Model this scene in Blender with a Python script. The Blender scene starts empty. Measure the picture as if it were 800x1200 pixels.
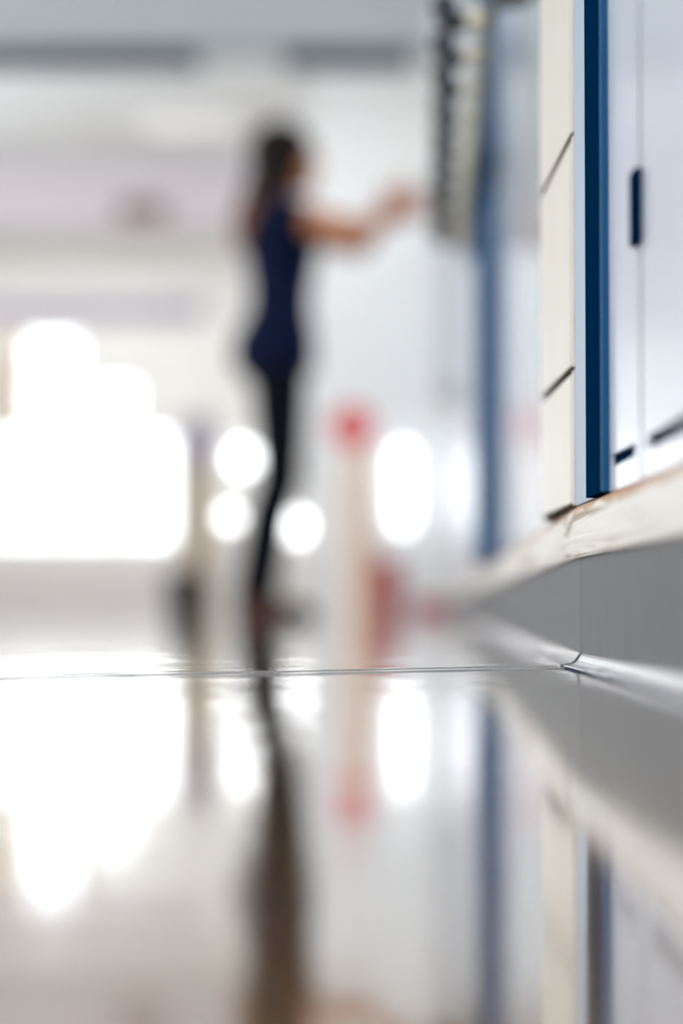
import bpy, bmesh, math, random
from mathutils import Vector, Matrix
random.seed(7)
SC = bpy.context.scene
COL = SC.collection
PI = math.pi

# ------------------------------------------------------------------ camera
F = 85.0 / 24.0 * 800.0          # focal length in pixels of the 800 wide frame
CZ = 0.039                       # lens height above the floor
HOR = 711.0                      # horizon row
PITCH = math.atan((HOR - 600.0) / F)
cam = bpy.data.cameras.new('camera')
cam.sensor_fit = 'HORIZONTAL'
cam.sensor_width = 24.0
cam.lens = 85.0
cam.clip_start = 0.01
cam.clip_end = 200
cam.dof.use_dof = True
cam.dof.focus_distance = 1.50
cam.dof.aperture_fstop = 2.6
cam.dof.aperture_blades = 0
cob = bpy.data.objects.new('camera', cam)
COL.objects.link(cob)
cob.location = (0, 0, CZ)
cob.rotation_euler = (PI / 2 + PITCH, 0, 0)
SC.camera = cob


def at(px, py, Y):
    u, v = (px - 400.0) / F, (600.0 - py) / F
    dy = math.cos(PITCH) - v * math.sin(PITCH)
    dz = math.sin(PITCH) + v * math.cos(PITCH)
    return Vector((u * Y / dy, Y, CZ + dz * Y / dy))


def wx(px, Y): return at(px, HOR, Y).x
def wz(py, Y): return at(400, py, Y).z


# ------------------------------------------------------------------ materials
def lin(c):
    return tuple(((v / 255) / 12.92 if v / 255 <= 0.04045 else ((v / 255 + 0.055) / 1.055) ** 2.4) for v in c)


def mat(name, rgb, rough=0.5, ior=1.5, metal=0.0, bump=None, var=None, coat=0.0, spec=0.5):
    """var = (scale, amount): soft mottling of the colour; bump = (scale, strength, distance)."""
    m = bpy.data.materials.new(name)
    m.use_nodes = True
    nt = m.node_tree
    b = nt.nodes['Principled BSDF']
    c = lin(rgb)
    b.inputs['Base Color'].default_value = (*c, 1)
    b.inputs['Roughness'].default_value = rough
    b.inputs['IOR'].default_value = ior
    b.inputs['Metallic'].default_value = metal
    b.inputs['Coat Weight'].default_value = coat
    b.inputs['Specular IOR Level'].default_value = spec
    tc = nt.nodes.new('ShaderNodeTexCoord')
    if var:
        n = nt.nodes.new('ShaderNodeTexNoise')
        n.inputs['Scale'].default_value = var[0]
        n.inputs['Detail'].default_value = 6
        nt.links.new(tc.outputs['Object'], n.inputs['Vector'])
        r = nt.nodes.new('ShaderNodeValToRGB')
        r.color_ramp.elements[0].position = 0.3
        r.color_ramp.elements[1].position = 0.7
        a = var[1]
        r.color_ramp.elements[0].color = (*[v * (1 - a) for v in c], 1)
        r.color_ramp.elements[1].color = (*[min(1, v * (1 + a)) for v in c], 1)
        nt.links.new(n.outputs['Fac'], r.inputs['Fac'])
        nt.links.new(r.outputs['Color'], b.inputs['Base Color'])
    if bump:
        n = nt.nodes.new('ShaderNodeTexNoise')
        n.inputs['Scale'].default_value = bump[0]
        n.inputs['Detail'].default_value = 3
        nt.links.new(tc.outputs['Object'], n.inputs['Vector'])
        bp = nt.nodes.new('ShaderNodeBump')
        bp.inputs['Strength'].default_value = bump[1]
        bp.inputs['Distance'].default_value = bump[2]
        nt.links.new(n.outputs['Fac'], bp.inputs['Height'])
        nt.links.new(bp.outputs['Normal'], b.inputs['Normal'])
    return m


def emit(name, rgb, strength):
    m = mat(name, rgb, 0.4)
    b = m.node_tree.nodes['Principled BSDF']
    b.inputs['Emission Color'].default_value = (*lin(rgb), 1)
    b.inputs['Emission Strength'].default_value = strength
    return m


def glass_mat():
    m = bpy.data.materials.new('window glass')
    m.use_nodes = True
    nt = m.node_tree
    out = nt.nodes['Material Output']
    nt.nodes.remove(nt.nodes['Principled BSDF'])
    t = nt.nodes.new('ShaderNodeBsdfTransparent')
    g = nt.nodes.new('ShaderNodeBsdfGlossy')
    g.inputs['Roughness'].default_value = 0.02
    x = nt.nodes.new('ShaderNodeMixShader')
    x.inputs['Fac'].default_value = 0.06
    nt.links.new(t.outputs[0], x.inputs[1])
    nt.links.new(g.outputs[0], x.inputs[2])
    nt.links.new(x.outputs[0], out.inputs['Surface'])
    return m


def wood_mat():
    """white paint worn through to brown wood along the grain and the top edge."""
    m = mat('worn painted wood', (226, 222, 216), 0.42)
    nt = m.node_tree
    b = nt.nodes['Principled BSDF']
    tc = nt.nodes['Texture Coordinate']
    mp = nt.nodes.new('ShaderNodeMapping')
    mp.inputs['Scale'].default_value = (60, 1.3, 60)
    mp.inputs['Rotation'].default_value = (math.radians(3), 0, 0)
    nt.links.new(tc.outputs['Object'], mp.inputs['Vector'])
    n = nt.nodes.new('ShaderNodeTexNoise')
    n.inputs['Scale'].default_value = 1.6
    n.inputs['Detail'].default_value = 9
    n.inputs['Distortion'].default_value = 0.9
    nt.links.new(mp.outputs['Vector'], n.inputs['Vector'])
    r = nt.nodes.new('ShaderNodeValToRGB')
    e = r.color_ramp.elements
    e[0].position, e[0].color = 0.35, (*lin((150, 128, 104)), 1)
    e[1].position, e[1].color = 0.45, (*lin((220, 214, 205)), 1)
    k = r.color_ramp.elements.new(0.75)
    k.color = (*lin((234, 231, 226)), 1)
    nt.links.new(n.outputs['Fac'], r.inputs['Fac'])
    # bare brown arris: worn paint along the top edge
    sp = nt.nodes.new('ShaderNodeSeparateXYZ')
    nt.links.new(tc.outputs['Object'], sp.inputs['Vector'])
    n2 = nt.nodes.new('ShaderNodeTexNoise')
    n2.inputs['Scale'].default_value = 14
    n2.inputs['Detail'].default_value = 4
    nt.links.new(tc.outputs['Object'], n2.inputs['Vector'])
    ma = nt.nodes.new('ShaderNodeMath')
    ma.operation = 'MULTIPLY_ADD'
    ma.inputs[1].default_value = 0.012
    nt.links.new(n2.outputs['Fac'], ma.inputs[0])
    nt.links.new(sp.outputs['Z'], ma.inputs[2])
    mr = nt.nodes.new('ShaderNodeMapRange')
    mr.inputs['From Min'].default_value = 0.1035
    mr.inputs['From Max'].default_value = 0.1065
    nt.links.new(ma.outputs[0], mr.inputs['Value'])
    mx = nt.nodes.new('ShaderNodeMix')
    mx.data_type = 'RGBA'
    mx.inputs['B'].default_value = (*lin((176, 128, 84)), 1)
    nt.links.new(mr.outputs['Result'], mx.inputs['Factor'])
    nt.links.new(r.outputs['Color'], mx.inputs['A'])
    nt.links.new(mx.outputs['Result'], b.inputs['Base Color'])
    bp = nt.nodes.new('ShaderNodeBump')
    bp.inputs['Strength'].default_value = 0.5
    bp.inputs['Distance'].default_value = 0.0025
    nt.links.new(n.outputs['Fac'], bp.inputs['Height'])
    nt.links.new(bp.outputs['Normal'], b.inputs['Normal'])
    return m


def floor_mat():
    m = mat('polished floor', (116, 86, 30), 0.10, 2.4, var=(5, 0.10), coat=1.0)
    nt = m.node_tree
    b = nt.nodes['Principled BSDF']
    b.inputs['Coat Roughness'].default_value = 0.05
    tc = nt.nodes['Texture Coordinate']
    n = nt.nodes.new('ShaderNodeTexNoise')
    n.inputs['Scale'].default_value = 7
    n.inputs['Detail'].default_value = 2
    nt.links.new(tc.outputs['Object'], n.inputs['Vector'])
    n2 = nt.nodes.new('ShaderNodeTexNoise')
    n2.inputs['Scale'].default_value = 160
    n2.inputs['Detail'].default_value = 2
    nt.links.new(tc.outputs['Object'], n2.inputs['Vector'])
    b1 = nt.nodes.new('ShaderNodeBump')
    b1.inputs['Strength'].default_value = 1.0
    b1.inputs['Distance'].default_value = 0.0011
    nt.links.new(n.outputs['Fac'], b1.inputs['Height'])
    b2 = nt.nodes.new('ShaderNodeBump')
    b2.inputs['Strength'].default_value = 0.10
    b2.inputs['Distance'].default_value = 0.00012
    nt.links.new(n2.outputs['Fac'], b2.inputs['Height'])
    nt.links.new(b1.outputs['Normal'], b2.inputs['Normal'])
    nt.links.new(b2.outputs['Normal'], b.inputs['Normal'])
    nt.links.new(b2.outputs['Normal'], b.inputs['Coat Normal'])
    return m


def hair_mat():
    m = mat('brown hair', (22, 12, 8), 0.6, spec=0.15)
    nt = m.node_tree
    b = nt.nodes['Principled BSDF']
    tc = nt.nodes['Texture Coordinate']
    sp = nt.nodes.new('ShaderNodeSeparateXYZ')
    nt.links.new(tc.outputs['Object'], sp.inputs['Vector'])
    mr = nt.nodes.new('ShaderNodeMapRange')       # sun-bleached lengths
    mr.inputs['From Min'].default_value = 1.44
    mr.inputs['From Max'].default_value = 1.34
    nt.links.new(sp.outputs['Z'], mr.inputs['Value'])
    mx = nt.nodes.new('ShaderNodeMix')
    mx.data_type = 'RGBA'
    mx.inputs['A'].default_value = (*lin((22, 12, 8)), 1)
    mx.inputs['B'].default_value = (*lin((128, 88, 62)), 1)
    nt.links.new(mr.outputs['Result'], mx.inputs['Factor'])
    nt.links.new(mx.outputs['Result'], b.inputs['Base Color'])
    w = nt.nodes.new('ShaderNodeTexNoise')
    mp = nt.nodes.new('ShaderNodeMapping')
    mp.inputs['Scale'].default_value = (120, 120, 6)
    nt.links.new(tc.outputs['Object'], mp.inputs['Vector'])
    nt.links.new(mp.outputs['Vector'], w.inputs['Vector'])
    bp = nt.nodes.new('ShaderNodeBump')
    bp.inputs['Strength'].default_value = 0.6
    bp.inputs['Distance'].default_value = 0.006
    nt.links.new(w.outputs['Fac'], bp.inputs['Height'])
    nt.links.new(bp.outputs['Normal'], b.inputs['Normal'])
    return m


M = {
    'floor': floor_mat(),
    'ceiling': mat('ceiling paint', (242, 246, 250), 0.9),
    'beam': mat('beam paint', (190, 196, 198), 0.8),
    'wall': mat('white wall paint', (238, 238, 236), 0.8, var=(2, 0.02)),
    'lilac': mat('lilac grey paint', (238, 231, 238), 0.8),
    'low': mat('grey dado paint', (232, 230, 231), 0.7),
    'trunk': mat('blue grey trunking', (58, 70, 88), 0.6),
    'glass': glass_mat(),
    'frame': mat('white window frame', (235, 236, 236), 0.4),
    'door': mat('white laminate', (198, 205, 219), 0.2, 1.3, bump=(9, 0.08, 0.0006)),
    'carcass': mat('pale blue grey board', (150, 166, 186), 0.45),
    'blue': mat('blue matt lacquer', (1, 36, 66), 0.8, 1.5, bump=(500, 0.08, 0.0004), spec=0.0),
    'blue_lit': mat('lit blue lacquer', (6, 80, 126), 0.4, 1.5, spec=0.2),  # lighter copy of the post blue, for its lit end face
    'blue_pale': mat('grey blue paint', (54, 86, 122), 0.7, 1.5, spec=0.05),
    'bluedark': mat('dark blue plastic', (4, 28, 58), 0.7, spec=0.0),
    'clad_white': mat('white glossy panel', (214, 224, 238), 0.11, 1.6, bump=(6, 0.05, 0.0003)),
    'tile': mat('cream tile glaze', (214, 208, 196), 0.35, 1.3, var=(14, 0.03)),
    'grout': mat('brown grey grout', (58, 48, 42), 0.95, spec=0.1),
    'wood': wood_mat(),
    'vinyl': mat('grey vinyl', (74, 73, 77), 0.5, 1.4, bump=(240, 0.15, 0.0005), var=(40, 0.10)),
    'cove': mat('pale grey vinyl', (196, 196, 198), 0.14, 1.6, bump=(70, 0.2, 0.0008)),
    'gap': mat('dark joint', (38, 38, 42), 0.9),
    'shade_strip': mat('dark grey shade', (66, 70, 80), 0.9, spec=0.0),  # dark tone for strips that stand in for shade
    'weld': mat('joint strip', (150, 148, 146), 0.25),
    'peg_cream': mat('cream knob', (214, 208, 188), 0.3),
    'peg_dark': mat('dark hook metal', (30, 34, 42), 0.4),
    'rail': mat('dark rail wood', (74, 78, 72), 0.5),
    'skin': mat('skin', (188, 122, 80), 0.5, var=(9, 0.06)),
    'hair': hair_mat(),
    'navy': mat('navy cotton', (8, 18, 46), 0.85, bump=(180, 0.3, 0.001), spec=0.1),
    'trousers': mat('blue black denim', (7, 10, 22), 0.85, bump=(300, 0.3, 0.001), spec=0.1),
    'shoe': mat('brown leather', (82, 46, 34), 0.5),
    'sole': mat('dark rubber', (26, 24, 24), 0.7),
    'white': mat('eye white', (235, 235, 230), 0.2),
    'iris': mat('dark iris', (30, 20, 15), 0.2),
    'red': mat('red sign enamel', (240, 84, 86), 0.4),
    'peach': mat('peach paint', (240, 214, 192), 0.55),
    'orange': mat('orange paint', (206, 116, 66), 0.55),
    'crimson': mat('crimson plastic', (186, 18, 40), 0.45),
    'bin': mat('charcoal plastic', (26, 26, 31), 0.6),
    'beige': mat('beige paint', (190, 172, 148), 0.7),
    'plum': mat('lilac paint', (166, 158, 178), 0.7),
    'brown': mat('reddish brown board', (150, 116, 112), 0.6),
    'cab': mat('pale grey laminate', (226, 227, 230), 0.4),
    'steel': mat('brushed steel', (170, 172, 176), 0.3, metal=1.0),
    'lamp': emit('lamp globe', (250, 252, 255), 5.5),
    'lamp_soft': emit('soft lamp globe', (250, 252, 255), 2.6),
    'panel_light': emit('light diffuser', (250, 252, 255), 0.22),
}


# ------------------------------------------------------------------ mesh helpers
def box(bm, x0, x1, y0, y1, z0, z1, fn=None):
    vs = [Vector((x, y, z)) for z in (z0, z1) for y in (y0, y1) for x in (x0, x1)]
    if fn:
        vs = [fn(*v) for v in vs]
    v = [bm.verts.new(p) for p in vs]
    for f in ((0, 2, 3, 1), (4, 5, 7, 6), (0, 1, 5, 4), (2, 6, 7, 3), (0, 4, 6, 2), (1, 3, 7, 5)):
        bm.faces.new([v[i] for i in f])


def loft(bm, rings, cap=True):
    rr = [[bm.verts.new(p) for p in r] for r in rings]
    n = len(rr[0])
    for a, b in zip(rr, rr[1:]):
        for i in range(n):
            bm.faces.new((a[i], a[(i + 1) % n], b[(i + 1) % n], b[i]))
    if cap:
        bm.faces.new(rr[0][::-1])
        bm.faces.new(rr[-1])


def frame_of(d):
    d = d.normalized()
    a = Vector((0, 0, 1)) if abs(d.z) < 0.9 else Vector((1, 0, 0))
    u = d.cross(a).normalized()
    return u, d.cross(u).normalized()


def tube(bm, pts, rad, n=12):
    """round tube along points with a radius per point."""
    pts = [Vector(p) for p in pts]
    if not hasattr(rad, '__len__'):
        rad = [rad] * len(pts)
    rings, u0 = [], None
    for i, p in enumerate(pts):
        d = pts[min(i + 1, len(pts) - 1)] - pts[max(i - 1, 0)]
        u, w = frame_of(d)
        rings.append([p + (u * math.cos(2 * PI * k / n) + w * math.sin(2 * PI * k / n)) * rad[i] for k in range(n)])
    loft(bm, rings)


def capsule(bm, a, b, ra, rb, n=14):
    """tapered limb with round ends."""
    a, b = Vector(a), Vector(b)
    d = (b - a).normalized()
    u, w = frame_of(d)
    rings = []
    for i in range(1, 6):
        t = PI / 2 * i / 5
        rings.append((a - d * ra * math.cos(t), ra * math.sin(t)))
    for i in range(4, 0, -1):
        t = PI / 2 * i / 5
        rings.append((b + d * rb * math.cos(t), rb * math.sin(t)))
    rings.insert(5, (b, rb))
    loft(bm, [[c + (u * math.cos(2 * PI * k / n) + w * math.sin(2 * PI * k / n)) * r for k in range(n)] for c, r in rings])


def ellipsoid(bm, c, r, rot=None, seg=20, rng=12):
    mtx = Matrix.Translation(Vector(c)) @ (rot.to_4x4() if rot else Matrix.Identity(4)) @ Matrix.Diagonal((*r, 1))
    bmesh.ops.create_uvsphere(bm, u_segments=seg, v_segments=rng, radius=1, matrix=mtx)


def lathe(bm, prof, c=(0, 0, 0), n=28):
    c = Vector(c)
    loft(bm, [[c + Vector((r * math.cos(2 * PI * k / n), r * math.sin(2 * PI * k / n), z)) for k in range(n)] for r, z in prof])


def obj(name, bm, m, parent=None, bevel=0.0, smooth=False, segs=2):
    bmesh.ops.recalc_face_normals(bm, faces=bm.faces[:])
    me = bpy.data.meshes.new(name)
    bm.to_mesh(me)
    bm.free()
    me.materials.append(M[m])
    o = bpy.data.objects.new(name, me)
    COL.objects.link(o)
    if parent:
        o.parent = parent
        o.matrix_parent_inverse = Matrix.Translation(-parent.location) if parent.rotation_euler.z == 0 else parent.matrix_basis.inverted()
    if bevel:
        b = o.modifiers.new('bevel', 'BEVEL')
        b.width = bevel
        b.segments = segs
        b.limit_method = 'ANGLE'
    if smooth:
        for p in me.polygons:
            p.use_smooth = True
    return o


def remeshed(name, bm, m, parent, voxel, smooth_iter=6):
    """fuse overlapping shapes into one continuous skin."""
    bmesh.ops.recalc_face_normals(bm, faces=bm.faces[:])
    me = bpy.data.meshes.new('tmp')
    bm.to_mesh(me)
    bm.free()
    t = bpy.data.objects.new('tmp', me)
    COL.objects.link(t)
    r = t.modifiers.new('r', 'REMESH')
    r.mode = 'VOXEL'
    r.voxel_size = voxel
    s = t.modifiers.new('s', 'SMOOTH')
    s.factor = 0.5
    s.iterations = smooth_iter
    dg = bpy.context.evaluated_depsgraph_get()
    me2 = bpy.data.meshes.new_from_object(t.evaluated_get(dg))
    bpy.data.objects.remove(t)
    bpy.data.meshes.remove(me)
    me2.name = name
    me2.materials.clear()
    me2.materials.append(M[m])
    for p in me2.polygons:
        p.use_smooth = True
    o = bpy.data.objects.new(name, me2)
    COL.objects.link(o)
    o.parent = parent
    return o


def thing(name, label, cat, loc=(0, 0, 0), group=None):
    o = bpy.data.objects.new(name, None)
    COL.objects.link(o)
    o.location = loc
    o.empty_display_size = 0.05
    o['label'] = label
    o['category'] = cat
    if group:
        o['group'] = group
    return o


def tag(o, label, cat, group=None):
    o['label'] = label
    o['category'] = cat
    if group:
        o['group'] = group
    return o


def struct(o):
    o['kind'] = 'structure'
    return o


B = bmesh.new

# ------------------------------------------------------------------ the wall lines on the right
JX, JY = 280.0 / F * 1.56, 1.56          # the skirting joint where the wall bends
DR = Vector(((392 - 400) / F, 1.0, 0)).normalized()     # near stretch
DL = Vector(((500 - 400) / F, 1.0, 0)).normalized()     # far stretch


def WR(out, Y, z):
    p = Vector((JX, JY, 0)) + DR * ((Y - JY) / DR.y)
    n = Vector((-DR.y, DR.x, 0))
    return p + n * out + Vector((0, 0, z))


def WL(out, Y, z):
    p = Vector((JX, JY, 0)) + DL * ((Y - JY) / DL.y)
    n = Vector((-DL.y, DL.x, 0))
    return p + n * out + Vector((0, 0, z))


YF = 18.0         # far window wall
YP = 12.2         # white partition beside the passage
ZC = 2.8
XL = -3.4

# ------------------------------------------------------------------ shell
bm = B()
box(bm, XL - 0.1, 2.2, -3.0, YF + 0.2, -0.06, 0.0)
struct(obj('floor', bm, 'floor'))

bm = B()
box(bm, XL - 0.1, 2.2, -3.0, YF + 0.2, ZC, ZC + 0.1)
struct(obj('ceiling', bm, 'ceiling'))

bm = B()
box(bm, -0.14, -0.012, -3.0, JY, 0.0, ZC, WR)
box(bm, -0.14, -0.012, JY, YF, 0.0, ZC, WL)
struct(obj('wall_right', bm, 'wall'))


def wall_with_holes(name, m, axis, c0, c1, a0, a1, z0, z1, holes, parent=None):
    """axis 'y': wall across at y=c0..c1 spanning x a0..a1; axis 'x': wall along at x=c0..c1 spanning y."""
    xs = sorted({a0, a1, *[h[0] for h in holes], *[h[1] for h in holes]})
    zs = sorted({z0, z1, *[h[2] for h in holes], *[h[3] for h in holes]})
    bm = B()
    for i in range(len(xs) - 1):
        for j in range(len(zs) - 1):
            cx, cz = (xs[i] + xs[i + 1]) / 2, (zs[j] + zs[j + 1]) / 2
            if any(h[0] < cx < h[1] and h[2] < cz < h[3] for h in holes):
                continue
            if axis == 'y':
                box(bm, xs[i], xs[i + 1], c0, c1, zs[j], zs[j + 1])
            else:
                box(bm, c0, c1, xs[i], xs[i + 1], zs[j], zs[j + 1])
    bmesh.ops.remove_doubles(bm, verts=bm.verts[:], dist=1e-5)
    return struct(obj(name, bm, m, parent))


def window(name, axis, c, h, nx=1, nz=1):
    a0, a1, z0, z1 = h
    t = 0.035
    bm = B()
    def bar(p0, p1, q0, q1, d=0.03):
        if axis == 'y':
            box(bm, p0, p1, c - d, c + d, q0, q1)
        else:
            box(bm, c - d, c + d, p0, p1, q0, q1)
    bar(a0, a0 + t, z0, z1); bar(a1 - t, a1, z0, z1)
    bar(a0 + t, a1 - t, z0, z0 + t); bar(a0 + t, a1 - t, z1 - t, z1)
    for i in range(1, nx):
        x = a0 + (a1 - a0) * i / nx
        bar(x - 0.015, x + 0.015, z0 + t, z1 - t, 0.02)
    for i in range(1, nz):
        z = z0 + (z1 - z0) * i / nz
        bar(a0 + t, a1 - t, z - 0.015, z + 0.015, 0.018)
    w = struct(obj(name, bm, 'frame'))
    bm = B()
    if axis == 'y':
        box(bm, a0 + t, a1 - t, c - 0.003, c + 0.003, z0 + t, z1 - t)
    else:
        box(bm, c - 0.003, c + 0.003, a0 + t, a1 - t, z0 + t, z1 - t)
    obj('window_pane', bm, 'glass', w)
    return w


H1 = (wx(-75, YF), wx(207, YF), wz(640, YF), wz(503, YF))
H2 = (wx(24, YF), wx(94, YF), wz(497, YF), wz(388, YF))
H3 = (wx(106, YF), wx(162, YF), wz(497, YF), wz(444, YF))
H0 = (wx(-75, YF), wx(4, YF), wz(497, YF), wz(388, YF))
wall_with_holes('wall_far', 'wall', 'y', YF, YF + 0.15, XL - 0.1, 1.2, 0, ZC, [H1, H2, H3])
window('window_1', 'y', YF + 0.06, H1, 4, 1)
window('window_2', 'y', YF + 0.06, H2, 1, 2)
window('window_3', 'y', YF + 0.06, H3, 1, 1)
# grey dado under the far windows
bm = B()
box(bm, XL, wx(212, YF), YF - 0.05, YF, 0.0, wz(650, YF))
struct(obj('trim_1', bm, 'low', bevel=0.006))
# grey head rail above the far windows
bm = B()
box(bm, XL, wx(236, YF), YF - 0.05, YF, wz(374, YF), wz(355, YF))
struct(obj('trim_2', bm, 'plum', bevel=0.005))

LH = [(0.4, 4.0, 0.5, 2.5), (5.0, 9.0, 0.5, 2.5), (10.0, 14.0, 0.5, 2.5)]
wall_with_holes('wall_left', 'wall', 'x', XL - 0.12, XL, -3.0, YF, 0, ZC, LH)
for i, h in enumerate(LH):
    window('window_%d' % (4 + i), 'x', XL - 0.05, h, 4, 1)

# white partition closing the right half of the hall
bm = B()
box(bm, wx(362, YP), 0.62, YP, YP + 0.12, 0, ZC)
struct(obj('wall_partition', bm, 'wall'))

# downstand beam, lilac bulkhead
YB = 10.0
zb = wz(52, YB)
bm = B()
box(bm, XL, WL(0, YB, 0).x + 0.02, YB, YB + 0.34, zb, ZC)
struct(obj('ceiling_beam', bm, 'beam', bevel=0.01))
YK = 15.0
bm = B()
box(bm, XL, wx(352, YK), YK, YK + 0.2, wz(268, YK), ZC)
struct(obj('ceiling_beam.001', bm, 'lilac', bevel=0.01))

# trunking under the beam
for a, b, lab in ((-160, 232, 'long blue grey cable trunking under the ceiling beam, left of the woman'),
                  (332, 484, 'short blue grey cable trunking under the ceiling beam, above the pale partition')):
    bm = B()
    box(bm, wx(a, YB + 0.1), wx(b, YB + 0.1), YB + 0.06, YB + 0.24, wz(72, YB + 0.06), zb)
    tag(obj('ceiling_trunking', bm, 'trunk', bevel=0.006), lab, 'cable trunking')

# ceiling lights
LIGHTS = [(-0.85, 13.6, 'square ceiling light glowing between beam and lilac bulkhead')]
for x, y, lab in LIGHTS:
    t = thing('ceiling_light', lab, 'ceiling light', (x, y, ZC))
    s = 0.28
    bm = B()
    box(bm, x - s - .03, x + s + .03, y - s - .03, y - s, ZC - .03, ZC)
    box(bm, x - s - .03, x + s + .03, y + s, y + s + .03, ZC - .03, ZC)
    box(bm, x - s - .03, x - s, y - s, y + s, ZC - .03, ZC)
    box(bm, x + s, x + s + .03, y - s, y + s, ZC - .03, ZC)
    obj('frame', bm, 'frame', t)
    bm = B()
    box(bm, x - s, x + s, y - s, y + s, ZC - .022, ZC - .008)
    obj('diffuser', bm, 'panel_light', t)

# ------------------------------------------------------------------ skirting with its cove, two lengths meeting in a mitre
ZS0, ZS1 = 0.0075, 0.0705


def skirting(fn, y0, y1, name):
    bm = B()
    box(bm, -0.012, 0.0, y0, y1, 0.0, ZS1, fn)
    o = struct(obj(name, bm, 'vinyl'))
    # cove: concave quarter profile ending in a thin toe on the floor
    prof = [(0.0, ZS0 + 0.0015), (0.0012, ZS0), (0.0028, 0.0045), (0.0055, 0.0024), (0.0085, 0.0016), (0.0118, 0.0013), (0.0122, 0.0), (0.0, 0.0)]
    n = 60
    bm = B()
    rings = []
    for i in range(n + 1):
        Y = y0 + (y1 - y0) * i / n
        w = 0.0005 * math.sin(Y * 37.0) + 0.0004 * math.sin(Y * 91.0)
        rings.append([fn(p + (w if p > 0.004 else 0), Y, z + (abs(w) * 0.4 if 0 < z < 0.004 and p > 0.004 else 0)) for p, z in prof])
    loft(bm, rings)
    obj('skirting_cove', bm, 'cove', o, smooth=False)
    if fn is WR:
        bm = B()
        box(bm, 0.0120, 0.0134, y0, y1, 0.0, 0.0011, fn)
        obj('toe_shade_line', bm, 'shade_strip', o)  # dark strip painted in as the shadow below the cove toe
    return o


skirting(WR, -1.0, JY - 0.0008, 'baseboard_right')
skirting(WL, JY + 0.0006, YP, 'baseboard_right.001')
bm = B()
box(bm, -0.011, -0.0015, JY - 0.004, JY + 0.004, 0.0, ZS1 - 0.001, WR)
v = []
for p, z in ((0.0, 0.0092), (0.0014, 0.0078), (0.0030, 0.0050), (0.0056, 0.0029), (0.0086, 0.0021), (0.0124, 0.0017), (0.0128, 0.0)):
    v.append([bm.verts.new(WR(p, JY + q, z)) for q in (-0.006, 0.006)])
for a, b in zip(v, v[1:]):
    bm.faces.new((a[0], a[1], b[1], b[0]))
struct(obj('baseboard_right_joint', bm, 'gap'))

# worn wooden ledge on top of the skirting (bends with it)
bm = B()
zl0, zl1 = 0.0705, 0.1035
prof = [(-0.0115, zl0), (0.003, zl0), (0.0042, zl0 + 0.002), (0.0044, zl1 - 0.004), (0.0030, zl1 - 0.001), (0.0015, zl1), (-0.0115, zl1)]
rings = []
ys = [-1.0 + i * 0.02 for i in range(int((JY + 1.0) / 0.02))]
for Y in ys:
    rings.append([WR(p, Y, z) for p, z in prof])
ys2 = [JY + i * 0.05 for i in range(int((YP - JY) / 0.05) + 1)] + [YP]
for Y in ys2:
    rings.append([WL(p, Y, z) for p, z in prof])
loft(bm, rings)
tag(obj('wooden_ledge', bm, 'wood'), 'long worn white painted wooden ledge above the grey skirting', 'ledge')

# raised double welding bead across the floor
bm = B()
a, b = Vector((wx(0, 1.285), 1.285, 0)), Vector((wx(661, 1.534), 1.534, 0))
d = (b - a).normalized()
nrm = Vector((-d.y, d.x, 0))
for off, hgt, wid in ((0.0, 0.0005, 0.006), (0.050, 0.0004, 0.005)):
    a2, b2 = a - d * 0.9 + nrm * off, b + nrm * off + d * (off * 0.75)
    v = []
    for p in (a2, b2):
        for q, z in ((-wid, 0.0), (-wid * 0.4, hgt), (wid * 0.4, hgt), (wid, 0.0)):
            v.append(bm.verts.new(p + nrm * q + Vector((0, 0, z + 0.0001))))
    for i in range(3):
        bm.faces.new((v[i], v[i + 1], v[i + 5], v[i + 4]))
struct(obj('trim_3', bm, 'weld'))

# ------------------------------------------------------------------ cupboard on the right
ZB = 0.1050       # underside of doors, just above the ledge
ZT = 1.25
cup = thing('cupboard', 'white glossy two-door cupboard on the wooden ledge, right of the blue post', 'cupboard', WR(0, 1.2, zl1))
bm = B()
box(bm, -0.011, -0.004, 0.90, 1.480, zl1, ZT, WR)
obj('carcass', bm, 'carcass', cup)
# narrow pale side strip between post and tiles
bm = B()
box(bm, -0.011, 0.0, 1.482, 1.592, ZB, ZT, WR)
obj('filler_strip', bm, 'carcass', cup, bevel=0.001)


def door(y0, y1, s0, s1):
    """y0 < y1: leaf along the wall; s0, s1: extent of the blue slot at its foot."""
    zs, ze = 0.1186, 0.1258
    bm = B()
    box(bm, -0.004, 0.0, y0, y1, ZB, zs, WR)            # bottom rail
    box(bm, -0.004, 0.0, y0, s0, zs, ze, WR)
    box(bm, -0.004, 0.0, s1, y1, zs, ze, WR)
    box(bm, -0.004, 0.0, y0, y1, ze, ZT, WR)
    bmesh.ops.remove_doubles(bm, verts=bm.verts[:], dist=1e-6)
    d = obj('door', bm, 'door', cup)
    bm = B()
    box(bm, -0.0039, -0.0028, s0, s1, zs, ze, WR)
    obj('finger_slot', bm, 'bluedark', d)
    return d


bm = B()
box(bm, -0.0038, -0.0006, 1.2447, 1.2528, ZB + 0.0005, ZT - 0.001, WR)
obj('door_gap_shade', bm, 'shade_strip', cup)  # dark filler: shade of the gap between the doors, put into colour
d1 = door(1.2530, 1.392, 1.274, 1.389)
d2 = door(0.92, 1.2445, 0.94, 1.224)
bm = B()
hz0, hz1 = wz(286, 1.25), wz(200, 1.25)
box(bm, 0.0002, 0.0040, 1.2390, 1.2630, hz0, hz1, WR)
obj('door_handle', bm, 'bluedark', d1, bevel=0.0008, segs=3)
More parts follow.
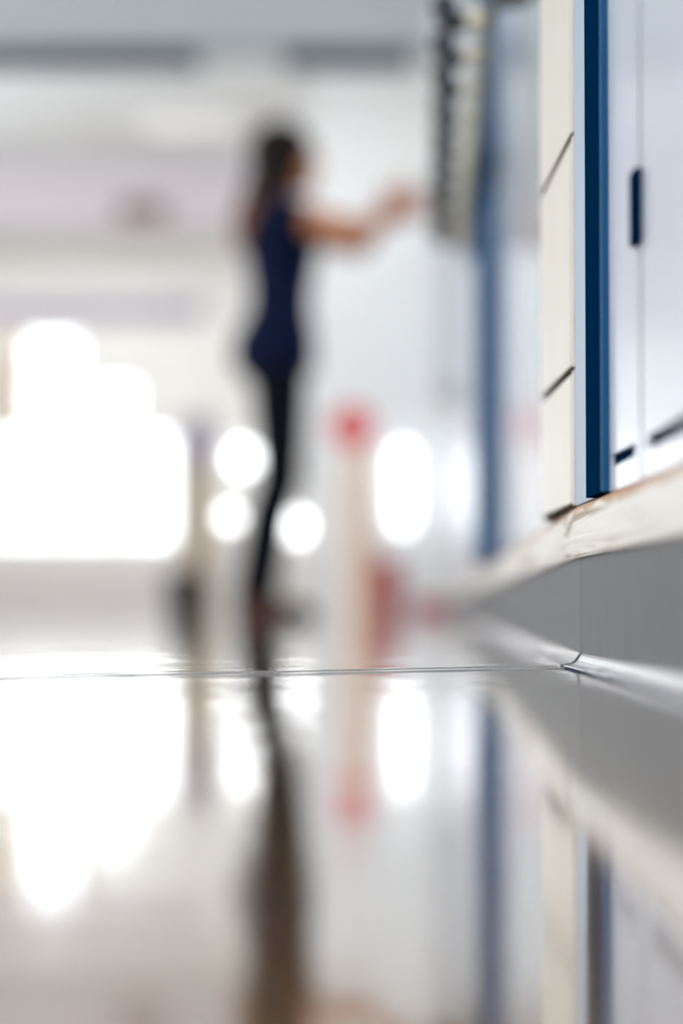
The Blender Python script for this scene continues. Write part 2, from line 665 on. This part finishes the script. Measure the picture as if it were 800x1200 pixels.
# the leaf beyond the frame's right edge is only partly seen: its own pull sits at the far end
# blue post
po = thing('blue_post', 'upright blue painted post between white cupboard and cream tiles', 'post', WR(0, 1.44, zl1))
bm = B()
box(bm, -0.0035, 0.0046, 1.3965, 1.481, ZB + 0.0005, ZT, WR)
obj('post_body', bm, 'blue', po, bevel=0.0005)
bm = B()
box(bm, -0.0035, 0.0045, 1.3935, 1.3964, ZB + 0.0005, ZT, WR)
eo = obj('lit_edge', bm, 'blue_lit', po, bevel=0.0004)  # light on the post's end face, painted as a paler blue
eo['label'] = 'blue edge with light painted in'

# cream tiled panel (grout body behind, tiles proud of it in one mesh)
tp = thing('tiled_panel', 'narrow upright panel of cream tiles with brown grout, left of the blue post', 'tiled panel', WR(0, 1.72, zl1))
y0, y1 = 1.594, 1.842
bm = B()
box(bm, -0.0095, -0.0012, y0, y1, ZB - 0.001, ZT, WR)
obj('grout_bed', bm, 'grout', tp)
bm = B()
z = wz(433, 1.604) - 0.155
g = 0.0029
zz = ZB
edges = [ZB, wz(433, 1.604), wz(160, 1.604)]
while edges[-1] < ZT - 0.05:
    edges.append(edges[-1] + 0.155)
ysplit = 1.606
for za, zb2 in zip(edges, edges[1:]):
    box(bm, -0.0012, 0.0012, ysplit + g * 1.1, y1, za + g, min(zb2 - g, ZT), WR)
    box(bm, -0.0012, 0.0010, y0, ysplit - g * 1.1, za + g * .4, min(zb2 - g * .4, ZT), WR)
obj('tile_face', bm, 'tile', tp, bevel=0.0007)

# ------------------------------------------------------------------ glossy cladding along the far stretch
CL = [(1.86, 2.66, 'clad_white', 'glossy white upright wall panel next to the cream tiles'),
      (2.664, 3.435, 'clad_white', 'glossy white upright wall panel between another white one and the far blue post'),
      (3.90, 6.2, 'clad_white', 'glossy white upright wall panel just beyond the far blue post'),
      (6.204, 7.7, 'clad_white', 'glossy white upright wall panel before the pale wall cabinet'),
      (7.704, 9.9, 'clad_white', 'glossy white upright wall panel behind the pale wall cabinet'),
      (9.904, 12.15, 'clad_white', 'glossy white upright wall panel meeting the pale partition')]
bm = B()
box(bm, -0.011, 0.022, 3.44, 3.895, zl1 + 0.001, 2.2, WL)
tag(obj('blue_post', bm, 'blue_pale', bevel=0.002), 'blurred broad blue post behind the row of coat hooks', 'post')
for y0, y1, m, lab in CL:
    bm = B()
    box(bm, -0.011, 0.0, y0, y1, zl1 + 0.001, 2.2, WL)
    tag(obj('cladding_panel', bm, m, bevel=0.0015), lab, 'wall panel', 'upright glossy wall panels')

# ------------------------------------------------------------------ peg rail and pegs
ZP = 0.675
bm = B()
box(bm, 0.0240, 0.033, 2.30, 4.33, ZP - 0.016, ZP + 0.016, WL)
box(bm, 0.0003, 0.0240, 2.46, 2.50, ZP - 0.012, ZP + 0.012, WL)
box(bm, 0.0003, 0.0240, 4.26, 4.30, ZP - 0.012, ZP + 0.012, WL)
tag(obj('peg_rail', bm, 'rail', bevel=0.002), 'long dark rail holding a row of cream and dark coat hooks', 'hook rail')


def coat_hook(Y, lab):
    t = thing('coat_hook', lab, 'coat hook', WL(0.033, Y, ZP), 'coat hooks on the dark rail')
    def P(o, dy, dz): return WL(o + 0.004, Y + dy, ZP + dz)
    n = WL(1, Y, 0) - WL(0, Y, 0)
    u, w = frame_of(n)
    bm = B()
    prof = [(0.0292, 0.011), (0.033, 0.0135), (0.040, 0.0150), (0.047, 0.0135), (0.051, 0.010), (0.052, 0.004)]
    loft(bm, [[P(o, 0, 0) + (u * math.cos(2 * PI * k / 24) + w * math.sin(2 * PI * k / 24)) * r for k in range(24)] for o, r in prof])
    obj('knob_base', bm, 'peg_cream', t, smooth=True)
    bm = B()
    tube(bm, [P(.050, 0, 0), P(.058, 0, -.004), P(.066, 0, -.004), P(.073, 0, .004), P(.075, 0, .012)], [.008, .011, .013, .015, .013], 14)
    ellipsoid(bm, P(.075, 0, .015), (.0155, .0155, .0155))
    obj('hook', bm, 'peg_dark', t, smooth=True)
    return t


ORD = ['nearest the top of the picture', 'second', 'third', 'fourth', 'fifth', 'sixth', 'seventh', 'eighth', 'ninth']
for i in range(10):
    if i == 0:
        lab = 'cream coat hook with dark prong, highest in the picture on the rail'
    elif i < 9:
        lab = 'cream coat hook with dark prong, %s along the rail counting down from the top edge' % ORD[i]
    else:
        lab = 'cream coat hook with dark prong, last and smallest at the far end of the rail'
    coat_hook(2.595 + 0.172 * i, lab)
# reddish tab hanging off the end of the rail
bm = B()
box(bm, 0.003, 0.06, 4.34, 4.352, wz(284, 4.34), wz(256, 4.34), WL)
tag(obj('tag_card', bm, 'brown', bevel=0.002), 'small reddish brown card at the far end of the hook rail', 'card')

# ------------------------------------------------------------------ wall cabinet the woman reaches to
wc = thing('wall_cabinet', 'pale wall cabinet the woman is reaching to', 'cabinet', WL(0, 8.5, 0.74))
co = WL(0, 8.2, 0).x - 0.318
bm = B()
box(bm, 0.001, co - 0.02, 8.05, 8.65, 0.76, 2.05, WL)
obj('carcass', bm, 'cab', wc, bevel=0.003)
bm = B()
box(bm, co - 0.018, co, 8.055, 8.645, 0.765, 2.045, WL)
cd = obj('door', bm, 'cab', wc, bevel=0.002)
bm = B()
tube(bm, [WL(co, 8.14, 1.34), WL(co + .03, 8.14, 1.34), WL(co + .03, 8.14, 1.48), WL(co, 8.14, 1.48)], 0.006, 10)
obj('handle', bm, 'steel', cd, smooth=True)

# ------------------------------------------------------------------ things at the back of the hall
# beige pillar with lilac cap
YC = 16.0
x0, x1 = wx(214, YC), wx(249, YC)
pc = thing('pillar_stand', 'beige square pillar with lilac top, right of the bright windows', 'pillar', ((x0 + x1) / 2, YC + 0.1, 0))
bm = B()
box(bm, x0, x1, YC, YC + 0.2, 0.0, wz(545, YC))
obj('shaft', bm, 'beige', pc, bevel=0.008)
bm = B()
box(bm, x0 - 0.01, x1 + 0.01, YC - 0.01, YC + 0.21, wz(545, YC), wz(488, YC))
obj('cap', bm, 'plum', pc, bevel=0.01)
# bin
YN = 14.5
cx = wx(217, YN)
bn = thing('waste_bin', 'dark charcoal waste bin in front of the beige pillar', 'bin', (cx, YN, 0))
bm = B()
h = wz(668, YN)
lathe(bm, [(0.10, 0.0), (0.105, 0.01), (0.125, h * 0.86), (0.128, h * 0.86), (0.128, h * 0.88), (0.115, h * 0.88)], (cx, YN, 0))
obj('body', bm, 'bin', bn, smooth=False)
bm = B()
lathe(bm, [(0.131, h * 0.87), (0.131, h * 0.9), (0.105, h * 0.96), (0.03, h), (0.0005, h)], (cx, YN, 0))
obj('lid', bm, 'bin', bn, smooth=True)

# red round sign on a peach post
YS = 11.0
cx = wx(421, YS)
sp = thing('post_sign', 'round red sign on a peach post before the partition', 'sign', (cx, YS, 0))
bm = B()
hp = wz(530, YS)
rp = 18 / F * YS
lathe(bm, [(rp * 1.15, 0.0), (rp * 1.15, 0.015), (rp, 0.025), (rp, hp), (rp * 0.6, hp + 0.02), (0.001, hp + 0.022)], (cx, YS, 0))
obj('post', bm, 'peach', sp)
sx, sz, rs = wx(413, YS), wz(500, YS), 0.098
bm = B()
for yy, rr in ((0, 1),):
    rings = []
    for r, y in ((rs * .94, -.012), (rs, -.008), (rs, .008), (rs * .94, .012)):
        rings.append([Vector((sx + r * math.cos(2 * PI * k / 36), YS - 0.0 + y, sz + r * math.sin(2 * PI * k / 36))) for k in range(36)])
    loft(bm, rings)
obj('sign_disc', bm, 'red', sp)
# orange marker on the post's right flank
bm = B()
box(bm, cx + rp * 0.72, cx + rp * 1.12, YS - rp * 0.7, YS + rp * 0.4, 0.03, wz(640, YS))
obj('side_strip', bm, 'orange', sp, bevel=0.004)

# crimson bin beside it
YR = 11.3
cx = wx(456, YR)
cb = thing('storage_tub', 'crimson plastic tub on the floor right of the peach post', 'tub', (cx, YR, 0))
h = wz(655, YR)
bm = B()
lathe(bm, [(0.045, 0.0), (0.05, 0.008), (0.058, h * 0.9), (0.062, h * 0.92), (0.062, h * 0.96), (0.05, h * 0.96)], (cx, YR, 0))
obj('body', bm, 'crimson', cb)
bm = B()
lathe(bm, [(0.064, h * 0.95), (0.064, h * 0.985), (0.03, h), (0.001, h)], (cx, YR, 0))
obj('lid', bm, 'plum', cb)
# low crimson crate further right
YG = 11.8
bm = B()
xa, xb = wx(486, YG), wx(521, YG)
for (p0, p1, q0, q1, z0, z1) in ((xa, xb, YG, YG + .15, 0, .012), (xa, xb, YG, YG + .012, .012, .07), (xa, xb, YG + .138, YG + .15, .012, .07),
                                 (xa, xa + .012, YG + .012, YG + .138, .012, .07), (xb - .012, xb, YG + .012, YG + .138, .012, .07)):
    box(bm, p0, p1, q0, q1, z0, z1)
bmesh.ops.remove_doubles(bm, verts=bm.verts[:], dist=1e-5)
tag(obj('tray', bm, 'crimson'), 'low crimson tray on the floor against the partition', 'tray')


def wall_lamp(px, py, r, yw, lab, lo=None):
    c = at(px, py, yw - 0.06)
    t = thing('wall_lamp', lab, 'wall lamp', (c.x, yw, c.z), 'round lamps at the end of the hall')
    bm = B()
    rings = [[Vector((c.x + q * math.cos(2 * PI * k / 24), yw - y, c.z + q * math.sin(2 * PI * k / 24))) for k in range(24)]
             for q, y in ((r * .6, 0), (r * .6, .012), (r * .35, .016), (r * .3, .05))]
    loft(bm, rings)
    obj('wall_plate', bm, 'frame', t)
    bm = B()
    if lo:
        c2 = at(px, lo, yw - 0.06)
        capsule(bm, c, c2, r, r)
    else:
        ellipsoid(bm, c, (r, r * .6, r))
    obj('globe', bm, 'lamp_soft' if lo else 'lamp', t, smooth=True)


wall_lamp(285, 537, 0.080, YF, 'round glowing lamp on the far wall, left of the thigh, upper one')
wall_lamp(269, 606, 0.050, YF, 'dimmer round glowing lamp on the far wall, below the upper lamp')
wall_lamp(346, 617, 0.075, YF, 'round glowing lamp on the far wall, right of the calf')
wall_lamp(472, 534, 0.045, YP, 'tall pill shaped glowing lamp on the partition, right of the red sign', 610)

# brown plaque on the lilac bulkhead
bm = B()
p0, p1 = at(138, 258, YK), at(196, 236, YK)
box(bm, p0.x, p1.x, YK - 0.02, YK, p0.z, p1.z)
tag(obj('wall_plaque', bm, 'brown', bevel=0.004), 'small reddish brown plaque on the lilac bulkhead', 'plaque')
# tall brown cupboard between the far windows at the left edge
bm = B()
box(bm, wx(4, YF - .3), wx(23, YF - .3), YF - 0.32, YF - 0.08, wz(500, YF - .3), wz(392, YF - .3))
tag(obj('wall_board', bm, 'beige', bevel=0.005), 'narrow beige board between bright windows at the left edge', 'board')

# ------------------------------------------------------------------ the woman
PX, PY = wx(318, 8.09), 8.09
S = 8.09 / F * 350
W = thing('person', 'woman in navy top and dark slim trousers, reaching out with both arms', 'person', (PX, PY, 0))


def ring(z, cx, rx, ry, n=28, cy=0.0):
    return [Vector((cx + rx * math.cos(2 * PI * k / n), cy + ry * math.sin(2 * PI * k / n), z)) for k in range(n)]


TORSO = [(z, cx - .006, rx * 1.29, ry) for z, cx, rx, ry in [(.80, .010, .060, .115), (.84, .012, .082, .148), (.89, .010, .094, .160), (.95, .016, .090, .155), (1.02, .030, .074, .128), (1.09, .036, .070, .118),
         (1.17, .038, .080, .128), (1.24, .038, .090, .140), (1.30, .030, .084, .150), (1.345, .020, .068, .155), (1.38, .012, .050, .115), (1.405, .012, .044, .062), (1.42, .014, .042, .048)]]
SHO = {-1: Vector((.020, -.160, 1.340)), 1: Vector((.030, .160, 1.345))}
ELB = {-1: Vector((.300, -.205, 1.265)), 1: Vector((.290, .225, 1.285))}
WRI = {-1: Vector((.390, -.045, 1.345)), 1: Vector((.380, .090, 1.380))}
HIP = {-1: Vector((.025, -.083, .86)), 1: Vector((.025, .083, .86))}
KNE = {-1: Vector((.022, -.078, .465)), 1: Vector((.038, .078, .465))}
ANK = {-1: Vector((-.065, -.075, .085)), 1: Vector((-.030, .080, .085))}
HD = {-1: Vector((.78, .35, .36)).normalized(), 1: Vector((.74, .0, .62)).normalized()}

bm = B()
loft(bm, [ring(*t) for t in TORSO])
capsule(bm, (.014, 0, 1.39), (.040, 0, 1.50), .050, .046)
hc = Vector((.050, 0, 1.548))
ellipsoid(bm, hc, (.096, .076, .104))
ellipsoid(bm, hc + Vector((.034, 0, -.058)), (.062, .056, .060))
ellipsoid(bm, hc + Vector((.070, 0, -.095)), (.022, .024, .016))       # chin
capsule(bm, hc + Vector((.090, 0, .006)), hc + Vector((.108, 0, -.034)), .008, .012)   # nose
for s in (-1, 1):
    ellipsoid(bm, hc + Vector((.096, s * .008, -.037)), (.009, .009, .007))
    ellipsoid(bm, hc + Vector((.080, s * .030, .021)), (.013, .020, .006))    # brow
    ellipsoid(bm, hc + Vector((.068, s * .036, -.030)), (.018, .022, .022))   # cheek
    ellipsoid(bm, hc + Vector((-.005, s * .076, -.012)), (.018, .010, .030))  # ear
ellipsoid(bm, hc + Vector((.090, 0, -.060)), (.010, .022, .006))
ellipsoid(bm, hc + Vector((.088, 0, -.071)), (.010, .019, .006))
for s in (-1, 1):
    capsule(bm, SHO[s] + Vector((-.01, -s * .05, .0)), SHO[s], .050, .052)
    capsule(bm, SHO[s], ELB[s], .050, .040)
    mid = ELB[s].lerp(WRI[s], .35)
    capsule(bm, ELB[s], mid, .040, .041)
    capsule(bm, mid, WRI[s], .041, .027)
    # hand: palm, four bent fingers, thumb from the side
    d = HD[s]
    side = Vector((0, 0, 1)).cross(d).normalized() if s < 0 else d.cross(Vector((0, 1, 0))).normalized()
    if s < 0:
        side = (Vector((0, 0, 1)) - d * d.z).normalized()
    else:
        side = (Vector((-.75, 0, .65)) - d * Vector((-.75, 0, .65)).dot(d)).normalized()
    nor = d.cross(side).normalized()
    if nor.x < 0:
        nor = -nor            # curls forward towards the cabinet
    w0 = WRI[s]
    for q in (-.027, -.009, .009, .027):
        capsule(bm, w0 + side * q * .7, w0 + d * .080 + side * q, .013, .0115)
    for q, L in ((.030, .068), (.010, .078), (-.010, .073), (-.030, .058)):
        k = w0 + d * .082 + side * q
        k1 = k + (d * .93 + nor * .36 + side * q * 9.0).normalized() * L * .45
        k2 = k1 + (d * .72 + nor * .70 + side * q * 5.0).normalized() * L * .32
        k3 = k2 + (d * .45 + nor * .89 + side * q * 3.0).normalized() * L * .26
        capsule(bm, k, k1, .0086, .0078, 10)
        capsule(bm, k1, k2, .0078, .0073, 10)
        capsule(bm, k2, k3, .0073, .0064, 10)
    t0 = w0 + d * .022 + side * .022
    t1 = t0 + (d * .55 + side * .75 + nor * .3).normalized() * .038
    t2 = t1 + (d * .75 + side * .35 + nor * .5).normalized() * .030
    capsule(bm, t0, t1, .0125, .0105, 10)
    capsule(bm, t1, t2, .0105, .0080, 10)
    # legs
    capsule(bm, HIP[s], KNE[s], .078, .050)
    c = KNE[s].lerp(ANK[s], .28) + Vector((-.012, 0, 0))
    capsule(bm, KNE[s], c, .049, .050)
    capsule(bm, c, ANK[s], .050, .031)
    capsule(bm, ANK[s] + Vector((-.02, 0, -.035)), ANK[s] + Vector((.13, 0, -.055)), .030, .020)
body = remeshed('body', bm, 'skin', W, 0.0036, 4)
for s in (-1, 1):
    bm = B()
    ellipsoid(bm, hc + Vector((.0755, s * .031, .002)), (.0120, .0125, .0105))
    e = obj('eye', bm, 'white', None, smooth=True)
    e.parent = W
    bm = B()
    ellipsoid(bm, hc + Vector((.0845, s * .031, .002)), (.004, .006, .006))
    i = obj('iris', bm, 'iris', None, smooth=True)
    i.parent = e

# hair: cap over the skull, long fall down the back and over the near shoulder
bm = B()
ellipsoid(bm, hc + Vector((-.022, 0, .020)), (.114, .098, .110))
ellipsoid(bm, hc + Vector((-.035, 0, -.045)), (.092, .094, .104))
for s in (-1, 1):
    capsule(bm, hc + Vector((.034, s * .066, .058)), hc + Vector((.022, s * .082, -.062)), .025, .022)
    capsule(bm, hc + Vector((.006, s * .080, -.05)), Vector((-.012, s * .100, 1.37)), .028, .022)
    capsule(bm, hc + Vector((-.040, s * .058, -.03)), Vector((-.070, s * .065, 1.34)), .050, .038)
    capsule(bm, Vector((-.070, s * .065, 1.36)), Vector((-.088, s * .050, 1.27)), .038, .022)
capsule(bm, hc + Vector((-.060, 0, -.02)), Vector((-.090, 0, 1.33)), .060, .044)
capsule(bm, Vector((-.090, 0, 1.35)), Vector((-.102, .0, 1.25)), .044, .020)
remeshed('hair', bm, 'hair', W, 0.006, 6)

# navy short-sleeved top
bm = B()
TOP = [(.825, .010, .136, .194), (.89, .006, .142, .197), (.95, .012, .136, .180)]
TOP += [(z, cx, rx + .012, ry + .010) for z, cx, rx, ry in TORSO if .96 < z < 1.395]
loft(bm, [ring(*t) for t in TOP])
for s in (-1, 1):
    capsule(bm, SHO[s] + Vector((-.01, -s * .06, 0)), SHO[s], .060, .062)
    a = SHO[s]
    b = SHO[s].lerp(ELB[s], .34)
    d = (b - a).normalized()
    u, w = frame_of(d)
    loft(bm, [[p + (u * math.cos(2 * PI * k / 20) + w * math.sin(2 * PI * k / 20)) * r for k in range(20)] for p, r in ((a, .060), (a.lerp(b, .6), .059), (b, .061))])
remeshed('shirt', bm, 'navy', W, 0.006, 5)

# slim trousers
bm = B()
loft(bm, [ring(*t) for t in ((.79, .006, .092, .125), (.84, .006, .116, .160), (.90, .006, .130, .169), (.95, .012, .125, .164), (.99, .019, .111, .148))])
for s in (-1, 1):
    capsule(bm, HIP[s], KNE[s], .098, .066)
    c = KNE[s].lerp(ANK[s], .28) + Vector((-.012, 0, 0))
    capsule(bm, KNE[s], c, .063, .062)
    e = ANK[s].lerp(KNE[s], -.06)
    d = (e - c).normalized()
    u, w = frame_of(d)
    loft(bm, [[p + (u * math.cos(2 * PI * k / 20) + w * math.sin(2 * PI * k / 20)) * r for k in range(20)] for p, r in ((c, .062), (c.lerp(e, .6), .056), (e, .052))])
remeshed('trousers', bm, 'trousers', W, 0.006, 5)

# shoes
for s in (-1, 1):
    a = ANK[s]
    bm = B()
    capsule(bm, a + Vector((-.020, 0, -.022)), a + Vector((.02, 0, -.042)), .040, .037)
    capsule(bm, a + Vector((.02, 0, -.044)), a + Vector((.150, 0, -.058)), .037, .024)
    ellipsoid(bm, a + Vector((.06, 0, -.062)), (.115, .042, .022))
    sh = remeshed('shoe', bm, 'shoe', W, 0.005, 4)
    bm = B()
    n = 32
    out = []
    for k in range(n):
        t = 2 * PI * k / n
        x = math.cos(t)
        out.append((.060 + .124 * x, (.036 + .008 * math.sin(x * 1.4)) * math.sin(t)))
    loft(bm, [[Vector((a.x + x, a.y + y, z)) for x, y in out] for z in (0.0, .014)])
    so = obj('sole', bm, 'sole', None)
    so.parent = sh

# ------------------------------------------------------------------ light
wd = bpy.data.worlds.new('sky')
SC.world = wd
wd.use_nodes = True
bg = wd.node_tree.nodes['Background']
bg.inputs['Color'].default_value = (0.93, 0.97, 1.0, 1)
bg.inputs['Strength'].default_value = 3.8

def area(name, loc, sx, sy, watts, rot=(0, 0, 0)):
    l = bpy.data.lights.new(name, 'AREA')
    l.shape = 'RECTANGLE'
    l.size, l.size_y, l.energy = sx, sy, watts
    l.color = (1.0, 1.0, 1.0)
    o = bpy.data.objects.new(name, l)
    COL.objects.link(o)
    o.location, o.rotation_euler = loc, rot


# added fill lights under the ceiling, unseen above the frame or behind beams
for i, (x, y, sx, sy, w) in enumerate([(-1.4, 2.5, 1.2, .3, 10), (-1.4, 6.5, 1.2, .3, 12), (-.9, 11.2, 1.6, .3, 15), (-1.9, 16.6, 2.6, .4, 40)]):
    area('added_fill_light', (x, y, ZC - .015), sx, sy, w)

SC.view_settings.view_transform = 'Standard'
SC.view_settings.look = 'None'
SC.view_settings.gamma = 1
SC.view_settings.use_curve_mapping = False
SC.view_settings.exposure = 0.0
SC.cycles.use_denoising = True
SC.cycles.max_bounces = 10
SC.cycles.diffuse_bounces = 5
SC.cycles.glossy_bounces = 6
SC.cycles.sample_clamp_indirect = 8
